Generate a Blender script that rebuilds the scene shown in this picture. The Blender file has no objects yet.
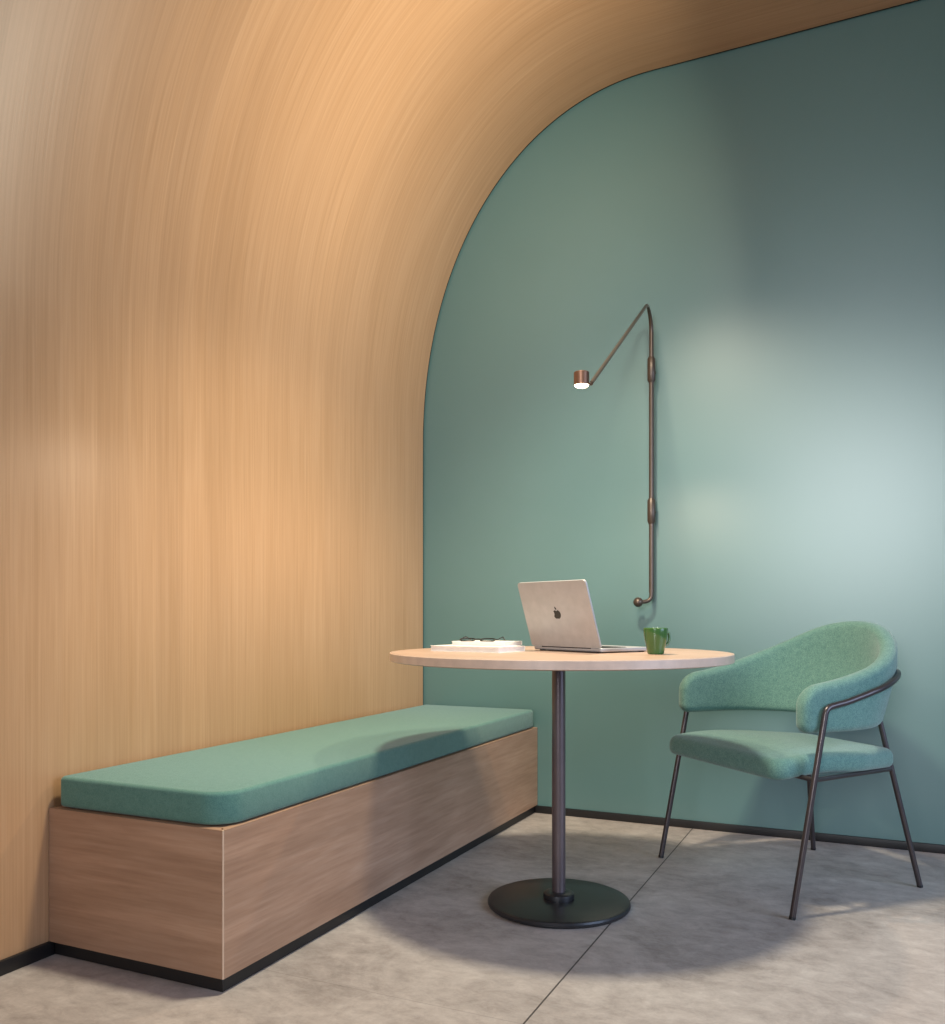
import bpy, bmesh, math, random
from mathutils import Vector, Matrix
random.seed(4)
S = bpy.context.scene
COL = S.collection
PI = math.pi

# ------------------------------------------------------------------ camera figures
F_PX, CX, CY, YAW, EYE = 878.08, 467.74, 615.59, 0.43583, 0.88
CO, SI = math.cos(YAW), math.sin(YAW)
def W(r, d):                      # metres right of / ahead of the camera -> plan position in the room
    return (CO*r - SI*d, SI*r + CO*d)

XW, XF, Y0, YB = -1.9474, -1.3732, 1.6058, 3.6905     # wood wall, bench front, bench end, teal wall
ZC = 3.177

# ------------------------------------------------------------------ helpers
def lin(h):
    h = h.lstrip('#'); o = []
    for i in (0, 2, 4):
        c = int(h[i:i+2], 16)/255
        o.append(c/12.92 if c <= .04045 else ((c+.055)/1.055)**2.4)
    return (o[0], o[1], o[2], 1)

def link(o, parent=None):
    COL.objects.link(o)
    if parent: o.parent = parent
    return o

def obj(name, bm, mat, parent=None, smooth=True, angle=40):
    bmesh.ops.recalc_face_normals(bm, faces=bm.faces)
    me = bpy.data.meshes.new(name); bm.to_mesh(me); bm.free()
    if mat: me.materials.append(mat)
    if smooth:
        for p in me.polygons: p.use_smooth = True
        try: me.set_sharp_from_angle(angle=math.radians(angle))
        except Exception: pass
    return link(bpy.data.objects.new(name, me), parent)

def thing(name, label, cat, loc=(0, 0, 0), rz=0, group=None):
    o = bpy.data.objects.new(name, None); o.empty_display_size = .05
    o.location = loc; o.rotation_euler = (0, 0, rz)
    link(o); o['label'] = label; o['category'] = cat
    if group: o['group'] = group
    return o

def tag(o, label, cat, group=None):
    o['label'] = label; o['category'] = cat
    if group: o['group'] = group
    return o

def box(bm, x0, x1, y0, y1, z0, z1, bev=0, seg=2, mtx=None):
    r = bmesh.ops.create_cube(bm, size=1)
    vs = r['verts']
    for v in vs:
        v.co = Vector((x0 + (v.co.x+.5)*(x1-x0), y0 + (v.co.y+.5)*(y1-y0), z0 + (v.co.z+.5)*(z1-z0)))
        if mtx: v.co = mtx @ v.co
    if bev:
        es = list({e for v in vs for e in v.link_edges})
        bmesh.ops.bevel(bm, geom=es, offset=bev, segments=seg, profile=.5, affect='EDGES')

def lathe(bm, prof, n=48, c=(0, 0, 0), mtx=None):
    """prof: list of (radius, z); radius 0 makes a pole."""
    rings = []
    for r, z in prof:
        if r < 1e-6:
            p = Vector((0, 0, z)); p = (mtx @ p if mtx else p) + Vector(c)
            rings.append([bm.verts.new(p)])
        else:
            ring = []
            for i in range(n):
                a = 2*PI*i/n
                p = Vector((r*math.cos(a), r*math.sin(a), z)); p = (mtx @ p if mtx else p) + Vector(c)
                ring.append(bm.verts.new(p))
            rings.append(ring)
    for A, B in zip(rings, rings[1:]):
        if len(A) == 1 and len(B) == 1: continue
        for i in range(n):
            j = (i+1) % n
            if len(A) == 1: bm.faces.new((A[0], B[i], B[j]))
            elif len(B) == 1: bm.faces.new((A[i], A[j], B[0]))
            else: bm.faces.new((A[i], A[j], B[j], B[i]))

def tube(bm, pts, rad, n=14, cap=True):
    """round bar along pts; rad a number or one per point."""
    P = [Vector(p) for p in pts]
    R = rad if isinstance(rad, (list, tuple)) else [rad]*len(P)
    T = []
    for i in range(len(P)):
        a = P[max(i-1, 0)]; b = P[min(i+1, len(P)-1)]
        T.append((b-a).normalized())
    up = Vector((0, 0, 1)) if abs(T[0].z) < .9 else Vector((1, 0, 0))
    nrm = (up - T[0]*up.dot(T[0])).normalized()
    rings = []
    for i in range(len(P)):
        nrm = (nrm - T[i]*nrm.dot(T[i])).normalized()
        bi = T[i].cross(nrm)
        rings.append([bm.verts.new(P[i] + (nrm*math.cos(2*PI*k/n) + bi*math.sin(2*PI*k/n))*R[i]) for k in range(n)])
    for A, B in zip(rings, rings[1:]):
        for k in range(n):
            bm.faces.new((A[k], A[(k+1) % n], B[(k+1) % n], B[k]))
    if cap:
        bm.faces.new(rings[0][::-1]); bm.faces.new(rings[-1])

def fillet(pts, rads, n=8):
    """polyline with its inner corners rounded (quadratic)."""
    P = [Vector(p) for p in pts]; out = [P[0]]
    for i in range(1, len(P)-1):
        r = rads if not isinstance(rads, (list, tuple)) else rads[i-1]
        a = P[i] + (P[i-1]-P[i]).normalized()*r; b = P[i] + (P[i+1]-P[i]).normalized()*r
        for k in range(n+1):
            t = k/n
            out.append(a*(1-t)**2 + P[i]*2*t*(1-t) + b*t*t)
    out.append(P[-1])
    return out

def round_poly(corners, n=8):
    """corners: (x, y, radius), counter-clockwise -> outline points."""
    out = []; m = len(corners)
    for i in range(m):
        p = Vector(corners[i][:2]); a = Vector(corners[i-1][:2]); b = Vector(corners[(i+1) % m][:2]); r = corners[i][2]
        u = (a-p).normalized(); v = (b-p).normalized()
        half = math.acos(max(-1, min(1, u.dot(v))))/2
        tl = r/math.tan(half)
        c = p + (u+v).normalized()*(r/math.sin(half))
        s = p + u*tl; e = p + v*tl
        a0 = math.atan2(s.y-c.y, s.x-c.x); a1 = math.atan2(e.y-c.y, e.x-c.x)
        da = (a1-a0+PI) % (2*PI) - PI
        for k in range(n+1):
            t = a0+da*k/n
            out.append(c + Vector((math.cos(t), math.sin(t)))*r)
    return out

def resample(pts, step):
    out = []; m = len(pts)
    for i in range(m):
        a, b = pts[i], pts[(i+1) % m]
        k = max(1, int((b-a).length/step))
        for j in range(k): out.append(a + (b-a)*j/k)
    return out

def inset(pts, d):
    out = []; m = len(pts)
    for i in range(m):
        t = (pts[(i+1) % m]-pts[i-1]).normalized()
        out.append(pts[i] + Vector((-t.y, t.x))*d)
    return out

def pad(bm, outline, z0, z1, re, rb, crown=0, zf=None, steps=6, rings=7):
    """a soft block: outline extruded z0..z1, top edge rounded by re, bottom edge by rb, a slight crown."""
    L = []
    L.append((rb+.02, z0))
    for k in range(4):
        a = PI/2*k/3
        L.append((rb*(1-math.sin(a)), z0+rb*(1-math.cos(a))))
    for k in range(steps+1):
        a = PI/2*k/steps
        L.append((re*(1-math.cos(a)), z1-re+re*math.sin(a)))
    cen = sum(outline, Vector((0, 0)))/len(outline)
    loops = []
    for d, z in L: loops.append([(p, z) for p in inset(outline, d)])
    base = inset(outline, re)
    for k in range(1, rings):
        s = 1-k/rings
        loops.append([(cen+(p-cen)*s, z1+crown*(1-s*s)) for p in base])
    R = []
    for lp in loops:
        R.append([bm.verts.new((p.x, p.y, z+(zf(p.x, p.y, z) if zf else 0))) for p, z in lp])
    m = len(outline)
    for A, B in zip(R, R[1:]):
        for i in range(m): bm.faces.new((A[i], A[(i+1) % m], B[(i+1) % m], B[i]))
    zc = z1+crown
    c = bm.verts.new((cen.x, cen.y, zc+(zf(cen.x, cen.y, zc) if zf else 0)))
    for i in range(m): bm.faces.new((R[-1][i], R[-1][(i+1) % m], c))
    bm.faces.new(R[0][::-1])

# ------------------------------------------------------------------ materials
class NT:
    def __init__(s, name):
        s.m = bpy.data.materials.new(name); s.m.use_nodes = True
        s.t = s.m.node_tree; s.b = s.t.nodes['Principled BSDF']
    def n(s, typ, **kw):
        x = s.t.nodes.new(typ)
        for k, v in kw.items():
            if hasattr(x, k) and k not in x.inputs: setattr(x, k, v)
            else: x.inputs[k].default_value = v
        return x
    def l(s, a, b): s.t.links.new(a, b)
    def ramp(s, stops):
        r = s.n('ShaderNodeValToRGB'); e = r.color_ramp.elements
        while len(e) < len(stops): e.new(.5)
        for q, (p, c) in zip(e, stops): q.position = p; q.color = c
        return r
    def noise(s, vec, scale, detail=4, rough=.55, dist=0):
        x = s.n('ShaderNodeTexNoise'); x.inputs['Scale'].default_value = scale
        x.inputs['Detail'].default_value = detail; x.inputs['Roughness'].default_value = rough
        x.inputs['Distortion'].default_value = dist
        s.l(vec, x.inputs['Vector']); return x.outputs['Fac']
    def mapping(s, src, scale, loc=(0, 0, 0)):
        x = s.n('ShaderNodeMapping'); x.inputs['Scale'].default_value = scale; x.inputs['Location'].default_value = loc
        s.l(src, x.inputs['Vector']); return x.outputs['Vector']
    def mix(s, a, b, fac, mode='MIX'):
        x = s.n('ShaderNodeMix', data_type='RGBA', blend_type=mode)
        for sock, v in ((x.inputs[6], a), (x.inputs[7], b), (x.inputs[0], fac)):
            if hasattr(v, 'is_linked'): s.l(v, sock)
            else: sock.default_value = v
        return x.outputs[2]
    def bump(s, h, strength, dist):
        x = s.n('ShaderNodeBump'); x.inputs['Strength'].default_value = strength; x.inputs['Distance'].default_value = dist
        s.l(h, x.inputs['Height']); s.l(x.outputs['Normal'], s.b.inputs['Normal'])

def plain(name, col, rough=.5, metal=0, spec=.5, coat=0, mottling=.06, mscale=30):
    q = NT(name); tc = q.n('ShaderNodeTexCoord')
    c = lin(col)
    f = q.noise(tc.outputs['Object'], mscale, 3)
    d = tuple(x*(1-mottling) for x in c[:3])+(1,); e = tuple(min(1, x*(1+mottling)) for x in c[:3])+(1,)
    r = q.ramp([(.3, d), (.7, e)]); q.l(f, r.inputs[0]); q.l(r.outputs[0], q.b.inputs['Base Color'])
    q.b.inputs['Roughness'].default_value = rough; q.b.inputs['Metallic'].default_value = metal
    q.b.inputs['Specular IOR Level'].default_value = spec; q.b.inputs['Coat Weight'].default_value = coat
    return q.m

def wood(name, dark, mid, light, src='UV', along=1, fine=110, slow=1.3, rough=.42, figure=.35, strips=0, spec=.5, flat=False):
    """src 'UV' (metres) or 'Object'; along = index of the axis the grain runs along."""
    q = NT(name); tc = q.n('ShaderNodeTexCoord'); v = tc.outputs[src]
    def sc(a, b):
        s = [a, a, a]; s[along] = b
        return q.mapping(v, tuple(s))
    f1 = q.noise(sc(fine, slow), 1.0, 3, .6)
    f2 = q.noise(sc(fine*.4, slow*1.2), 1.0, 5, .65, .4)
    f3 = q.noise(sc(5, .55), 1.0, 3, .55, 1.2)
    wv = q.n('ShaderNodeTexWave', wave_type='BANDS', bands_direction='X' if along != 0 else 'Y')
    wv.inputs['Scale'].default_value = 1.6; wv.inputs['Distortion'].default_value = 7; wv.inputs['Detail'].default_value = 3
    wv.inputs['Detail Scale'].default_value = 1.1
    q.l(sc(6, .5), wv.inputs['Vector'])
    m = q.n('ShaderNodeMath', operation='MULTIPLY_ADD'); q.l(f1, m.inputs[0]); m.inputs[1].default_value = .42
    m2 = q.n('ShaderNodeMath', operation='MULTIPLY'); q.l(f2, m2.inputs[0]); m2.inputs[1].default_value = .36
    q.l(m2.outputs[0], m.inputs[2])
    m3 = q.n('ShaderNodeMath', operation='MULTIPLY_ADD'); q.l(f3, m3.inputs[0]); m3.inputs[1].default_value = .22
    q.l(m.outputs[0], m3.inputs[2])
    r = q.ramp([(.38, lin(dark)), (.5, lin(mid)), (.64, lin(light))]); q.l(m3.outputs[0], r.inputs[0])
    col = r.outputs[0]
    rw = q.ramp([(0, (.80, .78, .76, 1)), (.55, (1, 1, 1, 1))]); q.l(wv.outputs['Fac'], rw.inputs[0])
    col = q.mix(col, rw.outputs[0], figure, 'MULTIPLY')
    if strips:
        sp = q.n('ShaderNodeSeparateXYZ'); q.l(v, sp.inputs[0])
        dv = q.n('ShaderNodeMath', operation='DIVIDE'); q.l(sp.outputs[0], dv.inputs[0]); dv.inputs[1].default_value = strips
        fl = q.n('ShaderNodeMath', operation='FLOOR'); q.l(dv.outputs[0], fl.inputs[0])
        wn = q.n('ShaderNodeTexWhiteNoise', noise_dimensions='1D'); q.l(fl.outputs[0], wn.inputs['W'])
        rs = q.ramp([(0, (.93, .925, .92, 1)), (1, (1.0, 1.0, 1.0, 1))]); q.l(wn.outputs['Value'], rs.inputs[0])
        col = q.mix(col, rs.outputs[0], 1.0, 'MULTIPLY')
    q.l(col, q.b.inputs['Base Color'])
    q.b.inputs['Roughness'].default_value = rough
    q.b.inputs['Specular IOR Level'].default_value = spec
    q.bump(f1, .08, .002)
    return q.m

def fabric(name, col, col2, weave=420):
    q = NT(name); tc = q.n('ShaderNodeTexCoord')
    f = q.noise(tc.outputs['Object'], weave, 2, .7)
    g = q.noise(tc.outputs['Object'], 60, 3, .6)
    a = q.n('ShaderNodeMath', operation='MULTIPLY_ADD'); q.l(f, a.inputs[0]); a.inputs[1].default_value = .75
    b = q.n('ShaderNodeMath', operation='MULTIPLY'); q.l(g, b.inputs[0]); b.inputs[1].default_value = .25
    q.l(b.outputs[0], a.inputs[2])
    r = q.ramp([(.36, lin(col)), (.64, lin(col2))]); q.l(a.outputs[0], r.inputs[0])
    q.l(r.outputs[0], q.b.inputs['Base Color'])
    q.b.inputs['Roughness'].default_value = .9
    q.b.inputs['Sheen Weight'].default_value = .25; q.b.inputs['Sheen Roughness'].default_value = .5
    q.b.inputs['Specular IOR Level'].default_value = .2
    q.bump(f, .35, .002)
    return q.m

def floor_mat():
    q = NT('stone_tile'); tc = q.n('ShaderNodeTexCoord'); v = tc.outputs['Object']
    n1 = q.noise(v, 3.0, 10, .70, .6); n2 = q.noise(q.mapping(v, (14, 22, 14)), 1.0, 8, .74, .4); n3 = q.noise(v, 110, 4, .7)
    a = q.n('ShaderNodeMath', operation='MULTIPLY_ADD'); q.l(n1, a.inputs[0]); a.inputs[1].default_value = .5
    b = q.n('ShaderNodeMath', operation='MULTIPLY_ADD'); q.l(n2, b.inputs[0]); b.inputs[1].default_value = .4
    c = q.n('ShaderNodeMath', operation='MULTIPLY'); q.l(n3, c.inputs[0]); c.inputs[1].default_value = .1
    q.l(c.outputs[0], b.inputs[2]); q.l(b.outputs[0], a.inputs[2])
    r = q.ramp([(.36, lin('#887f79')), (.5, lin('#aca29c')), (.63, lin('#c4bbb4'))]); q.l(a.outputs[0], r.inputs[0])
    # thin joints between the big slabs
    sp = q.n('ShaderNodeSeparateXYZ'); q.l(v, sp.inputs[0])
    def joint(sock, off, period, w):
        x = q.n('ShaderNodeMath', operation='SUBTRACT'); q.l(sock, x.inputs[0]); x.inputs[1].default_value = off
        y = q.n('ShaderNodeMath', operation='PINGPONG'); q.l(x.outputs[0], y.inputs[0]); y.inputs[1].default_value = period/2
        z = q.n('ShaderNodeMath', operation='LESS_THAN'); q.l(y.outputs[0], z.inputs[0]); z.inputs[1].default_value = w
        return z.outputs[0]
    j1 = joint(sp.outputs[0], -.69, 2.8, .0022)
    j2 = joint(sp.outputs[1], 1.765, 2.4, .0018)
    k2 = q.n('ShaderNodeMath', operation='MULTIPLY'); q.l(j2, k2.inputs[0]); k2.inputs[1].default_value = .22
    mx = q.n('ShaderNodeMath', operation='MAXIMUM'); q.l(j1, mx.inputs[0]); q.l(k2.outputs[0], mx.inputs[1])
    q.l(q.mix(r.outputs[0], lin('#4a4442'), mx.outputs[0]), q.b.inputs['Base Color'])
    q.b.inputs['Roughness'].default_value = .55; q.b.inputs['Specular IOR Level'].default_value = .4
    q.bump(a.outputs[0], .12, .004)
    return q.m

def wall_mat():
    q = NT('teal_satin_paint'); tc = q.n('ShaderNodeTexCoord')
    f = q.noise(tc.outputs['Object'], 1.5, 3, .5)
    r = q.ramp([(.3, lin('#537572')), (.7, lin('#577976'))]); q.l(f, r.inputs[0]); q.l(r.outputs[0], q.b.inputs['Base Color'])
    q.b.inputs['Roughness'].default_value = .35; q.b.inputs['Specular IOR Level'].default_value = 1.0
    q.bump(q.noise(tc.outputs['Object'], 260, 2, .5), .03, .001)
    return q.m

OAK = wood('oak_veneer', '#b68c64', '#bf956e', '#c89f79', 'UV', 1, 170, 1.6, .31, .12, strips=.11, spec=.6)
OAK_BENCH = wood('oak_bench', '#a8836a', '#b48f75', '#be9b82', 'Object', 1, 110, 4.5, .45, .7)
OAK_END = wood('oak_bench_end', '#a8836a', '#b48f75', '#be9b82', 'Object', 0, 110, 4.5, .45, .7)
OAK_TABLE = wood('oak_tabletop', '#b0907a', '#bb9e8a', '#c5ab98', 'Object', 0, 70, 2.0, .35, .5)
OAK_EDGE_LIT = plain('oak_edge_lit', '#cfb5a2', .28, mottling=.08)  # paler than the top: window light on the edge put into the colour
OAK_PALE = plain('oak_pale_edge', '#d9b99c', .35, mottling=.05)
FAB = fabric('teal_wool', '#4d776d', '#648c80')
FAB_CH = fabric('teal_weave', '#496e6a', '#6a8e84', 300)
BLACK = plain('black_plinth', '#1c1a1a', .5)
STEEL = plain('powder_coated_black', '#2b2a2c', .38, metal=.3, coat=.1)
CHROME_D = plain('dark_tube', '#4c4546', .3, metal=.6)
POLE = plain('dark_steel_pole', '#6d6264', .3, metal=.6)
BRONZE = plain('bronze', '#594d45', .36, metal=.6)
COPPER = plain('brushed_copper', '#765747', .38, metal=.8)
ALU = plain('aluminium', '#adaeb0', .42, metal=.25)
DARK = plain('matte_black', '#141414', .5)
SCREEN = plain('screen_glass', '#0c0d10', .12)
PAPER = plain('white_paper', '#e6e2dc', .75)
COVER = plain('white_cover', '#e9e5df', .5)
GREEN = plain('green_glaze', '#39602f', .2, coat=.4)
FLOOR = floor_mat(); TEAL = wall_mat()
def emit(name, col, k):
    q = NT(name); q.b.inputs['Base Color'].default_value = col
    q.b.inputs['Emission Color'].default_value = col; q.b.inputs['Emission Strength'].default_value = k
    return q.m
LED = emit('lamp_diffuser', (1, .78, .5, 1), 14)
def glass():
    q = NT('clear_lens'); q.b.inputs['Transmission Weight'].default_value = 1; q.b.inputs['Roughness'].default_value = 0
    q.b.inputs['IOR'].default_value = 1.05
    return q.m
LENS = glass()

# ------------------------------------------------------------------ setting
XR, YN = 2.1, -3.0                 # how far the place is built to the right / towards the camera's back
bm = bmesh.new(); box(bm, XW-.1, XR, YN, YB+.1, -.06, 0)
fl = obj('floor', bm, FLOOR, smooth=False); fl['kind'] = 'structure'
bm = bmesh.new(); box(bm, XW-.1, XR, YB, YB+.1, 0, ZC+.15)
wb = obj('wall_back', bm, TEAL, smooth=False); wb['kind'] = 'structure'

A_, B_, N_ = 1.10, 1.50, 2.12      # the sweep from wall into ceiling
prof = [(0, z) for z in (0, .4, .8, 1.2, 1.45, 1.6)]
for k in range(1, 65):
    t = PI/2*k/64
    x = A_*(1-math.cos(t)**(2/N_)); z = (ZC-B_)+B_*math.sin(t)**(2/N_)
    prof.append((x, z))
flat = [(A_, ZC), (2.0, ZC), (XR-XW, ZC)]
def sheet(name, pr, s0, y0, y1, th=.03):
    bm = bmesh.new(); uv = bm.loops.layers.uv.new('UVMap')
    S_ = [s0]
    for a, b in zip(pr, pr[1:]): S_.append(S_[-1]+math.hypot(b[0]-a[0], b[1]-a[1]))
    rows = []
    for i, (x, z) in enumerate(pr):
        a = pr[max(i-1, 0)]; b = pr[min(i+1, len(pr)-1)]
        tx, tz = b[0]-a[0], b[1]-a[1]; L = math.hypot(tx, tz); nx, nz = -tz/L, tx/L   # outwards
        rows.append([bm.verts.new((XW+x, y0, z)), bm.verts.new((XW+x, y1, z)),
                     bm.verts.new((XW+x+nx*th, y1, z+nz*th)), bm.verts.new((XW+x+nx*th, y0, z+nz*th))])
    def face(vs, uvs):
        f = bm.faces.new(vs)
        for lp, c in zip(f.loops, uvs): lp[uv].uv = c
    for i in range(len(rows)-1):
        for k in range(4):
            A, B = rows[i], rows[i+1]; j = (k+1) % 4
            yy = (y0, y1, y1, y0)
            face((A[k], A[j], B[j], B[k]), ((yy[k], S_[i]), (yy[j], S_[i]), (yy[j], S_[i+1]), (yy[k], S_[i+1])))
    for R, s in ((rows[0][::-1], S_[0]), (rows[-1], S_[-1])):
        face(R, [(y0, s)]*4)
    o = obj(name, bm, OAK, angle=50); o['kind'] = 'structure'
    return S_[-1]
GAP = .012
s_end = sheet('wall_left', prof, 0, YN, YB-GAP)
sheet('ceiling', flat, s_end, YN, YB-GAP)
# black strip standing in for the shade in the gap between veneer and wall
bm = bmesh.new(); rows = []
full = prof+flat[1:]
for i, (x, z) in enumerate(full):
    a = full[max(i-1, 0)]; b = full[min(i+1, len(full)-1)]
    tx, tz = b[0]-a[0], b[1]-a[1]; L = math.hypot(tx, tz); nx, nz = -tz/L, tx/L
    i0, i1 = .004, .03
    rows.append([bm.verts.new((XW+x+nx*i0, YB-GAP, z+nz*i0)), bm.verts.new((XW+x+nx*i0, YB, z+nz*i0)),
                 bm.verts.new((XW+x+nx*i1, YB, z+nz*i1)), bm.verts.new((XW+x+nx*i1, YB-GAP, z+nz*i1))])
for A, B in zip(rows, rows[1:]):
    for k in range(4): bm.faces.new((A[k], A[(k+1) % 4], B[(k+1) % 4], B[k]))
bm.faces.new(rows[0]); bm.faces.new(rows[-1])
t1 = obj('gap_shade_strip', bm, BLACK); t1['kind'] = 'structure'
bm = bmesh.new(); box(bm, XF-.0105, XR, YB-.012, YB, 0, .032, .002)
b1 = obj('baseboard_back', bm, BLACK); b1['kind'] = 'structure'
bm = bmesh.new(); box(bm, XW, XW+.012, YN, Y0+.0105, 0, .036, .002)
b2 = obj('baseboard_left', bm, BLACK); b2['kind'] = 'structure'

# ------------------------------------------------------------------ bench
ZK, ZT = .0356, .381
def rel(bm_, o):                    # shift geometry so that the object's own origin is o
    bmesh.ops.translate(bm_, vec=(-o[0], -o[1], -o[2]), verts=bm_.verts)
bo = (XF, Y0, 0)
bench = thing('bench', 'long built-in oak box bench against the curved wood wall', 'bench', bo)
def prism(bm, pts, z0, z1):
    A = [bm.verts.new((x, y, z0)) for x, y in pts]; B = [bm.verts.new((x, y, z1)) for x, y in pts]
    m = len(pts)
    for i in range(m): bm.faces.new((A[i], A[(i+1) % m], B[(i+1) % m], B[i]))
    bm.faces.new(A[::-1]); bm.faces.new(B)
bm = bmesh.new(); prism(bm, [(XF, Y0+.003), (XF, YB-.004), (XF-.02, YB-.004), (XF-.02, Y0+.023)], ZK, ZT); rel(bm, bo); obj('front_panel', bm, OAK_BENCH, bench, smooth=False)
bm = bmesh.new(); prism(bm, [(XF-.003, Y0), (XF-.023, Y0+.02), (XW+.002, Y0+.02), (XW+.002, Y0)], ZK, ZT); rel(bm, bo); obj('end_panel', bm, OAK_END, bench, smooth=False)
bm = bmesh.new(); prism(bm, [(XF-.0028, Y0), (XF-.0008, Y0+.0008), (XF, Y0+.0028), (XF-.006, Y0+.0088), (XF-.0088, Y0+.006)], ZK, ZT); rel(bm, bo)
ce = obj('corner_edge', bm, OAK_PALE, bench, smooth=False); ce['label'] = 'pale oak edge strip'
bm = bmesh.new(); box(bm, XW+.002, XF-.021, Y0+.021, YB-.004, ZT-.02, ZT-.001); rel(bm, bo); obj('top_panel', bm, OAK_BENCH, bench, smooth=False)
bm = bmesh.new(); box(bm, XW+.003, XF-.011, Y0+.011, YB-.004, 0, ZK, .001, 1); rel(bm, bo); obj('plinth', bm, BLACK, bench)
c0, c1, cy0, cy1 = XW+.022, XF-.006, Y0+.010, YB-.03
ol = resample(round_poly([(c0, cy0, .018), (c1, cy0, .075), (c1, cy1, .02), (c0, cy1, .02)], 10), .05)
bm = bmesh.new(); ctr = ((c0+c1)/2, (cy0+cy1)/2, ZT)
pad(bm, ol, ZT+.003, .463, .011, .010, .003); rel(bm, ctr)
cu = obj('bench_cushion', bm, FAB, angle=60); cu.location = ctr
tag(cu, 'long teal green fabric seat cushion lying on the oak bench', 'cushion')

# ------------------------------------------------------------------ round table
TX, TY, TT = -.877, 2.539, .770
table = thing('round_table', 'round oak pedestal table with black metal pole and disc base', 'table', (TX, TY, 0))
R = .5125
bm = bmesh.new()
lathe(bm, [(0, TT-.027), (R-.012, TT-.027), (R-.006, TT-.026), (R-.004, TT-.024), (R-.004, TT-.003), (R-.006, TT-.0005), (R-.010, TT), (0, TT)], 128)
top = obj('tabletop', bm, OAK_TABLE, table, angle=30)
bm = bmesh.new()
lathe(bm, [(R-.004, TT-.0245), (R-.001, TT-.0245), (R, TT-.0235), (R, TT-.0025), (R-.001, TT-.001), (R-.004, TT-.0008), (R-.004, TT-.0245)], 128)
obj('edge_band', bm, OAK_EDGE_LIT, top, angle=30)
bm = bmesh.new()
lathe(bm, [(0, 0), (.206, 0), (.212, .002), (.216, .007), (.216, .012), (.213, .017), (.206, .020), (.05, .0215), (0, .0215)], 96)
obj('base', bm, STEEL, table, angle=30)
bm = bmesh.new()
lathe(bm, [(.0205, .0215), (.047, .0215), (.0475, .03), (.046, .037), (.040, .041), (.030, .0425), (.0215, .0435), (.0205, .0435)], 48)
obj('collar', bm, STEEL, table, angle=30)
bm = bmesh.new(); lathe(bm, [(0, .0216), (.0205, .0216), (.0205, TT-.034), (0, TT-.034)], 40)
obj('pole', bm, POLE, table, angle=30)
bm = bmesh.new(); lathe(bm, [(0, TT-.034), (.10, TT-.034), (.105, TT-.031), (.105, TT-.0272), (0, TT-.0272)], 48)
obj('mounting_plate', bm, STEEL, table, angle=30)

# ------------------------------------------------------------------ laptop
def plan(r, d, z): x, y = W(r, d); return Vector((x, y, z))
PHI = math.radians(54.4)
hw, hd = .31, .212
BR = plan(.3886, 2.55, TT); BL = plan(.3886-hw*math.cos(PHI), 2.55+hw*math.sin(PHI), TT)
ux = (BR-BL).normalized()          # along the hinge
rzl = math.atan2(ux.y, ux.x)
mid = (BR+BL)/2
lap = thing('laptop', 'open silver laptop seen from behind on the round table', 'laptop', tuple(mid), rzl)
# local: x along hinge, +y towards the user, lid leans to -y
ol = round_poly([(-hw/2, 0, .012), (hw/2, 0, .012), (hw/2, hd, .012), (-hw/2, hd, .012)], 5)
bm = bmesh.new(); pad(bm, ol, .003, .0145, .0025, .005, 0); base = obj('base', bm, ALU, lap, angle=50)
bm = bmesh.new()
box(bm, -.138, .138, .022, .122, .0144, .0149)
for rI in range(6):
    ncol = 14; kw = .272/ncol
    for cI in range(ncol):
        if rI == 5 and 4 <= cI <= 8:
            if cI == 4: box(bm, -.136+4*kw+.001, -.136+9*kw-.001, .1045, .1195, .0149, .0162)
            continue
        x = -.136+cI*kw; y = .024+rI*.0161
        box(bm, x+.001, x+kw-.001, y+.001, y+.015, .0149, .0162)
obj('keyboard', bm, DARK, base, smooth=False)
bm = bmesh.new(); box(bm, -.062, .062, .130, .203, .0144, .0150, .0002, 1); obj('trackpad', bm, ALU, base, smooth=False)
for sx in (-1, 1):
    for yy in (.02, hd-.02):
        bm = bmesh.new(); lathe(bm, [(0, 0), (.008, 0), (.009, .001), (.009, .0045), (0, .0045)], 16, (sx*.13, yy, 0))
        obj('rubber_foot', bm, DARK, base)
bm = bmesh.new(); tube(bm, [(-.11, .003, .0145), (.11, .003, .0145)], .0042, 12); obj('hinge', bm, DARK, lap)
lean = math.radians(17.5)
ML = Matrix.Translation((0, .002, .0165)) @ Matrix.Rotation(lean, 4, 'X')     # local z up the lid
LH = .207; LT = .0055
lid_out = round_poly([(-hw/2, 0, .006), (hw/2, 0, .006), (hw/2, LH, .012), (-hw/2, LH, .012)], 5)
def plate(bm, outline, t0, t1, M):
    """outline (x, up) extruded along -y..: t0..t1 are y positions."""
    A = [bm.verts.new(M @ Vector((p.x, t0, p.y))) for p in outline]; B = [bm.verts.new(M @ Vector((p.x, t1, p.y))) for p in outline]
    m = len(outline)
    for i in range(m): bm.faces.new((A[i], A[(i+1) % m], B[(i+1) % m], B[i]))
    bm.faces.new(A[::-1]); bm.faces.new(B)
bm = bmesh.new(); plate(bm, lid_out, -LT, 0, ML); lid = obj('lid', bm, ALU, lap, angle=30)
sc_out = round_poly([(-hw/2+.004, .010, .004), (hw/2-.004, .010, .004), (hw/2-.004, LH-.004, .008), (-hw/2+.004, LH-.004, .008)], 5)
bm = bmesh.new(); plate(bm, sc_out, 0, .0006, ML); obj('screen', bm, SCREEN, lid, smooth=False)
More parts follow.
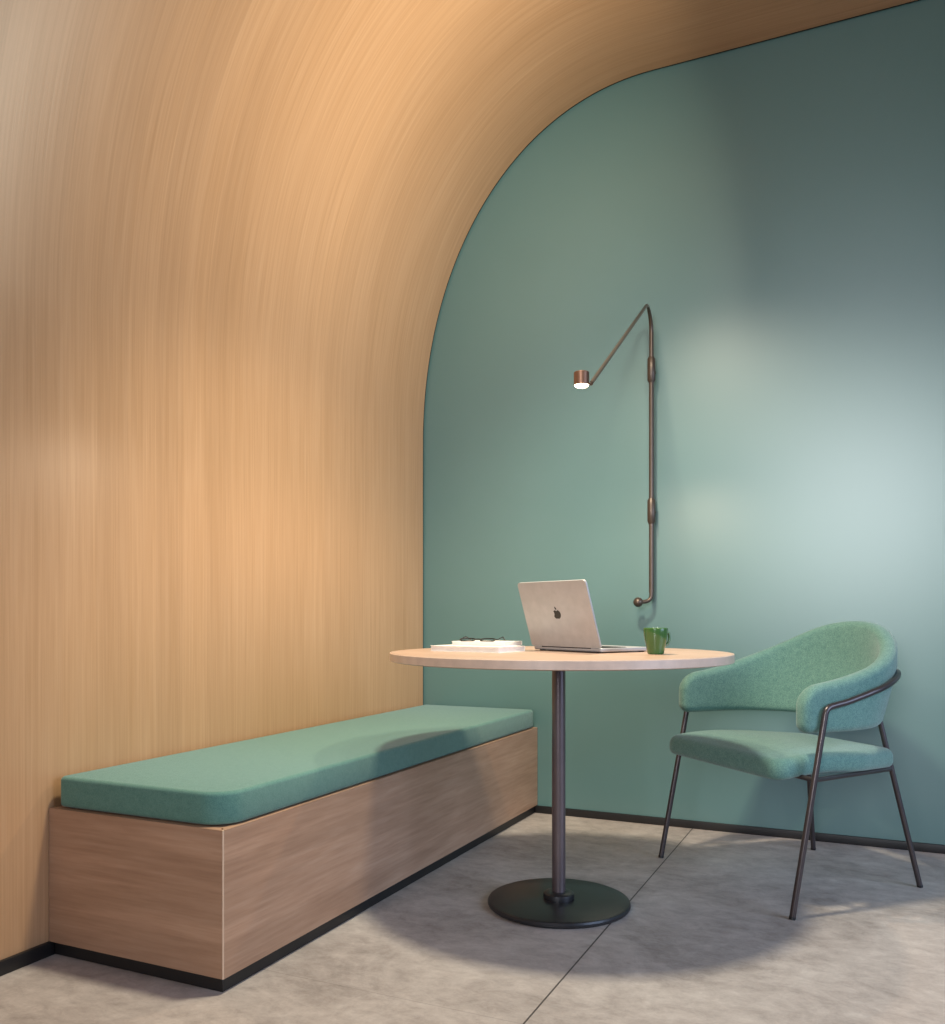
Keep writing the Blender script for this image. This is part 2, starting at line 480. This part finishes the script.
# fruit shaped mark in the middle of the lid
mk = []
for k in range(60):
    a = 2*PI*k/60; ca, sa = math.cos(a), math.sin(a)
    rr = .0155*(1+.06*math.cos(2*a)-.0)
    x = rr*ca*1.0; y = rr*sa*1.02
    y -= .0042*math.exp(-(x/.0042)**2)*(1 if sa > 0 else -.45)     # dip on top, notch below
    x *= 1+.12*(y/.0155)*.6
    dx, dy = x-.0205, y-.0025
    dd = math.hypot(dx, dy)
    if dd < .0095: x, y = .0205+dx/dd*.0095, .0025+dy/dd*.0095      # bite
    mk.append(Vector((-x, y+LH*.5)))
bm = bmesh.new(); plate(bm, mk, -LT-.0006, -LT+.0001, ML)
leaf = []
for k in range(24):
    a = 2*PI*k/24; u = .0062*math.cos(a); w = .0026*math.sin(a)*(1-abs(math.cos(a))**3)
    leaf.append(Vector((-(.002+ (u*.55+w*.83)), LH*.5+.0195+(u*.83-w*.55))))
plate(bm, leaf, -LT-.0006, -LT+.0001, ML)
lg = obj('logo', bm, DARK, lid, smooth=False); lg['label'] = 'dark fruit shaped mark'

# ------------------------------------------------------------------ mug
mx, my = W(.535, 2.50)
mug = thing('mug', 'small glossy green mug standing on the round table by the laptop', 'mug', (mx, my, TT), YAW+math.radians(18))
bm = bmesh.new()
lathe(bm, [(0, .001), (.018, .001), (.0195, 0), (.0222, .0012), (.0238, .005), (.0262, .018), (.0305, .038), (.0335, .056), (.0350, .072), (.0347, .0745), (.0337, .075),
           (.0327, .074), (.0320, .07), (.0290, .05), (.0245, .025), (.021, .008), (.018, .005), (0, .005)], 48)
obj('body', bm, GREEN, mug, angle=60)
bm = bmesh.new()
tube(bm, fillet([(.0325, 0, .060), (.043, 0, .063), (.0445, 0, .040), (.039, 0, .028), (.0272, 0, .024)], .008, 5), .0038, 12)
obj('handle', bm, GREEN, mug)

# ------------------------------------------------------------------ booklets and glasses
p0 = plan(-.118, 2.73, TT); dirx = plan(.092, 2.585, TT)-p0
rzb = math.atan2(dirx.y, dirx.x)
def book(name, label, p, rz, L, D, H, cov=.0012, curl=0):
    t = thing(name, label, 'book', tuple(p), rz)
    def sheetlike(z0, z1, x0, x1, y0, y1, nm, mat, rad):
        ol_ = resample(round_poly([(x0, y0, rad), (x1, y0, rad), (x1, y1, rad), (x0, y1, rad)], 3), .02)
        b = bmesh.new()
        zz = [z0, z1]; Rg = [[b.verts.new((q.x, q.y, z)) for q in ol_] for z in zz]
        m_ = len(ol_)
        for i in range(m_): b.faces.new((Rg[0][i], Rg[0][(i+1) % m_], Rg[1][(i+1) % m_], Rg[1][i]))
        b.faces.new(Rg[0][::-1]); b.faces.new(Rg[1])
        return obj(nm, b, mat, t, angle=30)
    sheetlike(0, cov, 0, L, 0, D, 'cover', COVER, .004)
    sheetlike(H-cov, H, 0, L, 0, D, 'cover', COVER, .004)
    sheetlike(cov, H-cov, .002, L-.0025, .0025, D-.0025, 'pages', PAPER, .002)
    b = bmesh.new(); box(b, 0, L, D-.0024, D, cov, H-cov, .0004, 1); obj('spine', b, COVER, t)
    return t
book('book', 'larger white softcover book lying flat on the round table', p0, rzb, .255, .150, .017)
p1 = plan(-.052, 2.735, TT+.0172)
book('book', 'smaller white booklet under the glasses, atop another white book', p1, rzb+math.radians(7), .185, .128, .013)

ZG = TT+.0172+.0132
gx = plan(.026, 2.705, ZG)
gl = thing('eyeglasses', 'dark framed eyeglasses lying on the white booklets', 'glasses', tuple(gx), rzb+math.radians(14))
def rim_pts(cx_, w, h, n=28):
    return [(cx_+w*abs(math.cos(a))**.8*(1 if math.cos(a) > 0 else -1), 0, h+.0025+h*abs(math.sin(a))**.8*(1 if math.sin(a) > 0 else -1)) for a in [2*PI*k/n for k in range(n)]]
# rims lean back a little; temples lie open behind
MG = Matrix.Rotation(math.radians(-72), 4, 'X')
for sx in (-1, 1):
    pts = [MG @ Vector(p) for p in rim_pts(sx*.033, .0235, .0125)]
    bm = bmesh.new(); tube(bm, pts+[pts[0], pts[1]], .0021, 8, cap=False); obj('rim', bm, DARK, gl)
    bm = bmesh.new()
    A = [bm.verts.new(MG @ (Vector(p)*1 + Vector((0, -.0004, 0)))) for p in rim_pts(sx*.033, .0225, .0120)]
    B = [bm.verts.new(MG @ (Vector(p)*1 + Vector((0, .0006, 0)))) for p in rim_pts(sx*.033, .0225, .0120)]
    m_ = len(A)
    for i in range(m_): bm.faces.new((A[i], A[(i+1) % m_], B[(i+1) % m_], B[i]))
    bm.faces.new(A[::-1]); bm.faces.new(B); obj('lens', bm, LENS, gl)
    bm = bmesh.new()
    tube(bm, fillet([MG @ Vector((sx*.0555, 0, .019)), MG @ Vector((sx*.062, .001, .019)), (sx*.062, .075, .013), (sx*.058, .105, .002)], .006, 4), .0017, 8)
    obj('temple', bm, DARK, gl)
bm = bmesh.new(); tube(bm, [MG @ Vector((-.011, 0, .019)), MG @ Vector((-.004, 0, .0215)), MG @ Vector((.004, 0, .0215)), MG @ Vector((.011, 0, .019))], .0019, 8)
obj('bridge', bm, DARK, gl)

# ------------------------------------------------------------------ wall lamp
PX, PY = -.8500, YB-.055
lamp = thing('wall_lamp', 'long bronze swing-arm lamp on the teal wall, its small head lit', 'lamp', (PX, YB, .93))
lo = Vector((PX, YB, .93))
def L_(x, y, z): return Vector((x, y, z))-lo
HD = 2.70                                         # distance of the lamp head ahead of the camera
hr = (581.5-CX)/F_PX*HD
hx, hy = W(hr, HD)
hz = EYE+(CY-372)/F_PX*HD                          # top of the head
hh, hrad = .041, .0235
arm_r = (591-CX)/F_PX*HD
ax, ay = W(arm_r, HD); az = EYE+(CY-383.5)/F_PX*HD
top_z = 2.180
bm = bmesh.new(); tube(bm, [L_(PX, PY, .975), L_(PX, PY, 1.90)], .0100, 18); obj('pole', bm, BRONZE, lamp, angle=50)
bm = bmesh.new()
tube(bm, fillet([L_(PX, PY, .98), L_(PX, PY, .942), L_(PX-.036, PY-.02, .936)], .026, 8), .0085, 14); obj('tail', bm, BRONZE, lamp)
bm = bmesh.new(); rB = .0205
lathe(bm, [(rB*math.sin(PI*k/14), -rB*math.cos(PI*k/14)) for k in range(15)], 24, L_(PX-.050, PY-.022, .936)); obj('knob', bm, BRONZE, lamp)
for z in (1.315, 1.903):
    bm = bmesh.new()
    lathe(bm, [(0, -.053), (.012, -.053), (.0125, -.05), (.0165, -.044), (.0165, .044), (.0125, .05), (.012, .053), (0, .053)], 28, L_(PX, PY, z))
    sl = obj('sleeve', bm, BRONZE, lamp, angle=35)
    bm = bmesh.new(); tube(bm, [L_(PX, PY+.012, z), L_(PX, YB-.007, z)], .007, 14)
    lathe(bm, [(0, 0), (.0078, 0), (.0085, .002), (.0085, .0065), (0, .0065)], 28, L_(PX, YB-.0002, z), Matrix.Rotation(PI/2, 4, 'X'))
    obj('wall_mount', bm, BRONZE, sl, angle=35)
bm = bmesh.new()
P2 = Vector((PX, PY, 0)).lerp(Vector((ax, ay, 0)), .085); P2.z = 2.148
path = fillet([L_(PX, PY, 1.90), L_(PX, PY, 2.105), P2-lo, L_(ax, ay, az)], [.055, .036], 10)
n_ = len(path)
rads = [.0095, .0092]+[max(.0066, .0090-.00020*i) for i in range(n_-2)]
tube(bm, path, rads, 14); obj('arm', bm, BRONZE, lamp, angle=60)
bm = bmesh.new()
lathe(bm, [(0, hz), (hrad-.002, hz), (hrad, hz-.002), (hrad, hz-hh), (hrad-.0015, hz-hh), (hrad-.0015, hz-hh+.006), (0, hz-hh+.006)], 36, Vector((hx, hy, 0))-lo)
head = obj('lamp_head', bm, COPPER, lamp, angle=35)
bm = bmesh.new(); tube(bm, [L_(ax, ay, az), L_(hx+(ax-hx)*.6, hy+(ay-hy)*.6, az+.001)], .0045, 12); obj('joint', bm, BRONZE, head)
bm = bmesh.new()
lathe(bm, [(0, hz-hh+.0058), (hrad-.0016, hz-hh+.0058), (hrad-.002, hz-hh-.001), (hrad*.7, hz-hh-.005), (0, hz-hh-.0065)], 36, Vector((hx, hy, 0))-lo)
obj('diffuser', bm, LED, head)

# ------------------------------------------------------------------ armchair
cc = (-.256, 3.157)
# local: +x towards the front (a), +y to the chair's far side; b (near side) = -y
FANG = math.atan2(-.707, -.707)
chair = thing('armchair', 'teal upholstered armchair with slim dark metal legs by the teal wall', 'chair', (cc[0], cc[1], 0), FANG)
def C(a, b, z): return Vector((a, b, z))    # b>0 is the near side: F=(-.7,-.7) rotated +90 deg = (.7,-.7)
LR = .0092
EA, EB, FA = .298, .333, .240
def u_path(EA, EB, FA, N=80):
    pts = []
    for i in range(12): pts.append(Vector((FA*(1-i/12), EB)))
    for i in range(N+1):
        t = PI/2+PI*i/N
        pts.append(Vector((EA*math.cos(t), EB*math.sin(t))))
    for i in range(1, 13): pts.append(Vector((FA*i/12, -EB)))
    return pts
def ztop_base(p):
    """height of the upper edge from the plan position"""
    a = p.x
    tab = [(-.30, .873), (-.27, .862), (-.24, .842), (-.20, .808), (-.17, .785), (-.10, .748), (0, .711), (.085, .690), (.16, .677), (.25, .662)]
    if a <= tab[0][0]: return tab[0][1]
    for (x0, z0), (x1, z1) in zip(tab, tab[1:]):
        if a <= x1: return z0+(z1-z0)*(a-x0)/(x1-x0)
    return tab[-1][1]
def smooth_list(v, k=2, it=6):
    for _ in range(it):
        v = [v[0]]+[(v[i-1]+2*v[i]+v[i+1])/4 for i in range(1, len(v)-1)]+[v[-1]]
    return v
def lean_in(p, z):
    w = min(1, max(0, (.06-p.x)/.26))
    return -.055*w*max(0, (.72-z)/.19)**1.2
def make_back():
    bm = bmesh.new(); TH = .052; ZB = .530
    raw = u_path(EA-TH/2, EB-TH/2, FA)
    # resample evenly plus dense ends
    L = [0]
    for a, b in zip(raw, raw[1:]): L.append(L[-1]+(b-a).length)
    tot = L[-1]
    def at(s):
        for i in range(len(L)-1):
            if s <= L[i+1]:
                f = (s-L[i])/(L[i+1]-L[i]); return raw[i].lerp(raw[i+1], f)
        return raw[-1]
    ss = [0, .002, .006, .012, .02, .03, .042, .055]
    k = 56
    mids = [.07+(tot-.14)*i/k for i in range(k+1)]
    ss = ss+mids+[tot-x for x in ss[::-1]]
    pts = [at(s) for s in ss]
    zt = smooth_list([ztop_base(p) for p in pts])
    rings = []
    for i, (s, p) in enumerate(zip(ss, pts)):
        t = (at(min(tot, s+.004))-at(max(0, s-.004))).normalized(); nrm = Vector((t.y, -t.x))   # to the right of travel
        if nrm.dot(p-Vector((.1, 0))) < 0: nrm = -nrm
        e = min(s, tot-s)
        z1, z0, th = zt[i], ZB, TH
        rc = .060
        if e < rc: z1 -= rc-math.sqrt(max(0, rc*rc-(rc-e)**2))
        rc2 = .030
        if e < rc2: z0 += rc2-math.sqrt(max(0, rc2*rc2-(rc2-e)**2))
        rt = TH/2
        if e < rt: th = TH*(.25+.75*math.sqrt(max(0, 1-((rt-e)/rt)**2)))
        rr = min(th/2*.92, .023)
        ring = []
        h = th/2
        for (cx_, cz_, a0) in ((h-rr, z1-rr, 0), (-h+rr, z1-rr, PI/2), (-h+rr, z0+rr, PI), (h-rr, z0+rr, 3*PI/2)):
            for q in range(6):
                a = a0+PI/2*q/5
                o = p+nrm*(cx_+rr*math.cos(a)+lean_in(p, cz_+rr*math.sin(a)))
                ring.append((o.x, o.y, cz_+rr*math.sin(a)))
            if cz_ == z1-rr and cx_ < 0:      # subdivide the inner face
                for q in range(1, 5): 
                    zz = (z1-rr)+((z0+rr)-(z1-rr))*q/5; o = p-nrm*(h-lean_in(p, zz)); ring.append((o.x, o.y, zz))
        for q in range(1, 5):
            zz = (z0+rr)+((z1-rr)-(z0+rr))*q/5; o = p+nrm*(h+lean_in(p, zz)); ring.append((o.x, o.y, zz))
        rings.append([bm.verts.new(c) for c in ring])
    m = len(rings[0])
    for A, B in zip(rings, rings[1:]):
        for i in range(m): bm.faces.new((A[i], A[(i+1) % m], B[(i+1) % m], B[i]))
    bm.faces.new(rings[0]); bm.faces.new(rings[-1][::-1])
    return bm
obj('backrest', make_back(), FAB_CH, chair, angle=75)

so = [(.312, -.306, .05), (.312, .306, .05), (-.02, .290, .3), (-.240, .205, .05), (-.240, -.205, .05), (-.02, -.290, .3)]
ol = resample(round_poly(so, 8), .02)
def seat_z(x, y, z):
    dip = -.018*max(0, (.1-x)/.34) if True else 0          # falls a little to the rear
    fr = -.012*max(0, (x-.12)/.165)**2
    return dip+fr+.0
bm = bmesh.new(); pad(bm, ol, .402, .466, .028, .022, .006, seat_z); obj('seat', bm, FAB_CH, chair, angle=75)

# one bent bar runs from arm to arm around the back; its two ends come down as the front legs
up = u_path(EA-.010, .3445, .12, 60)
def bar_z(p):
    a = p.x
    return .618+(.700-.618)*min(1, max(0, (.11-a)/.30))
ring = [Vector((p.x, p.y, bar_z(p))) for p in up]   # hugs the outer face of the back
zs = smooth_list([p.z for p in ring], it=4)
ring = [Vector((p.x, p.y, z)) for p, z in zip(ring, zs)]
k0 = ring[0]; sgn = 1 if k0.y > 0 else -1
path = fillet([C(.178, sgn*.3445, .583), C(.172, sgn*.3445, .608), ring[0]], .020, 6)[:-1]+ring+fillet([ring[-1], C(.172, -sgn*.3445, .608), C(.178, -sgn*.3445, .583)], .020, 6)[1:]
bm = bmesh.new(); tube(bm, path, LR, 14); obj('back_rail', bm, CHROME_D, chair, angle=75)
for s in (-1, 1):
    f0 = C(.298, s*.346, 0); f1 = C(.178, s*.3445, .583)
    bm = bmesh.new(); tube(bm, [f0+(f1-f0)*.012, f1], LR, 16); lg = obj('leg', bm, CHROME_D, chair, angle=60)
    bm = bmesh.new(); tube(bm, [f0, f0+(f1-f0)*.014], LR*1.05, 16); obj('foot_cap', bm, DARK, lg)
for s in (-1, 1):
    f0 = C(-.300, s*.243, 0); f1 = C(-.200, s*.172, .545)
    bm = bmesh.new(); tube(bm, [f0+(f1-f0)*.012, f1], LR*.95, 16); lg = obj('leg', bm, CHROME_D, chair, angle=60)
    bm = bmesh.new(); tube(bm, [f0, f0+(f1-f0)*.014], LR, 16); obj('foot_cap', bm, DARK, lg)
fz = .398
fl_a = .298+(.178-.298)*fz/.583; rl_a = -.300+.100*(fz-.016)/.545; rl_b = .243-.071*(fz-.016)/.545
bm = bmesh.new()
for s in (-1, 1):
    tube(bm, [C(fl_a, s*.345, fz), C(rl_a, s*rl_b, fz-.018)], .0075, 12)
    tube(bm, [C(.216, s*.345, fz), C(.225, s*.20, fz+.001)], .0075, 12)
tube(bm, [C(.225, -.20, fz+.001), C(.225, .20, fz+.001)], .0075, 12)
tube(bm, [C(rl_a, -rl_b, fz-.018), C(rl_a, rl_b, fz-.018)], .0075, 12)
obj('seat_frame', bm, CHROME_D, chair, angle=60)

# ------------------------------------------------------------------ camera
cam = bpy.data.cameras.new('camera'); co = bpy.data.objects.new('camera', cam); COL.objects.link(co)
co.location = (0, 0, EYE); co.rotation_euler = (PI/2, 0, YAW)
cam.sensor_fit = 'HORIZONTAL'; cam.sensor_width = 36; cam.lens = 36*F_PX/945
cam.shift_x = (472.5-CX)/945; cam.shift_y = (CY-512)/945; cam.clip_start = .02
S.camera = co

# ------------------------------------------------------------------ light
def light(name, typ, loc, energy, col, rot=(0, 0, 0), **kw):
    l = bpy.data.lights.new(name, typ); l.energy = energy; l.color = col
    for k, v in kw.items(): setattr(l, k, v)
    o = bpy.data.objects.new(name, l); o.location = loc; o.rotation_euler = rot; COL.objects.link(o)
    return o
# ceiling spot above the table (its fitting hangs above the frame)
light('ceiling_spot', 'SPOT', (-.88, 2.06, 2.74), 212, (1, .92, .71), (math.radians(10), math.radians(-8), 0), spot_size=math.radians(119), spot_blend=.7, shadow_soft_size=.11)
# unseen soft fill light added to brighten the curved wood
d = Vector((-1.85, 2.85, 2.44))-Vector((-.35, 2.40, 2.66))
light('curve_fill', 'AREA', (-.35, 2.40, 2.66), 15.5, (1, .93, .76), d.to_track_quat('-Z', 'Y').to_euler(), shape='DISK', size=.3, spread=math.radians(134))
# the lamp over the table
light('lamp_bulb', 'SPOT', (hx, hy, hz-hh-.012), 25, (1, .78, .56), spot_size=math.radians(172), spot_blend=.4, shadow_soft_size=.02)
# daylight: a window far behind the camera, and the wide bright side of the room on the right
d = Vector((-.3, 3.69, 1.4))-Vector((-.05, -3.1, 2.03))
light('window_daylight', 'AREA', (-.05, -3.1, 2.03), 19, (.93, .96, 1), d.to_track_quat('-Z', 'Y').to_euler(), shape='RECTANGLE', size=1.6, size_y=1.8, spread=math.radians(60))
d = Vector((-.6, 2.75, .0))-Vector((2.6, 1.8, 1.5))
light('side_daylight', 'AREA', (2.6, 1.8, 1.5), 24, (.55, .71, 1), d.to_track_quat('-Z', 'Y').to_euler(), shape='RECTANGLE', size=2.2, size_y=2.0, spread=math.radians(92))
w = bpy.data.worlds.new('world'); S.world = w; w.use_nodes = True
bg = w.node_tree.nodes['Background']; bg.inputs[0].default_value = (.38, .56, 1, 1); bg.inputs[1].default_value = .15

S.view_settings.view_transform = 'Standard'; S.view_settings.look = 'None'
S.view_settings.gamma = 1; S.view_settings.use_curve_mapping = False; S.view_settings.exposure = .14
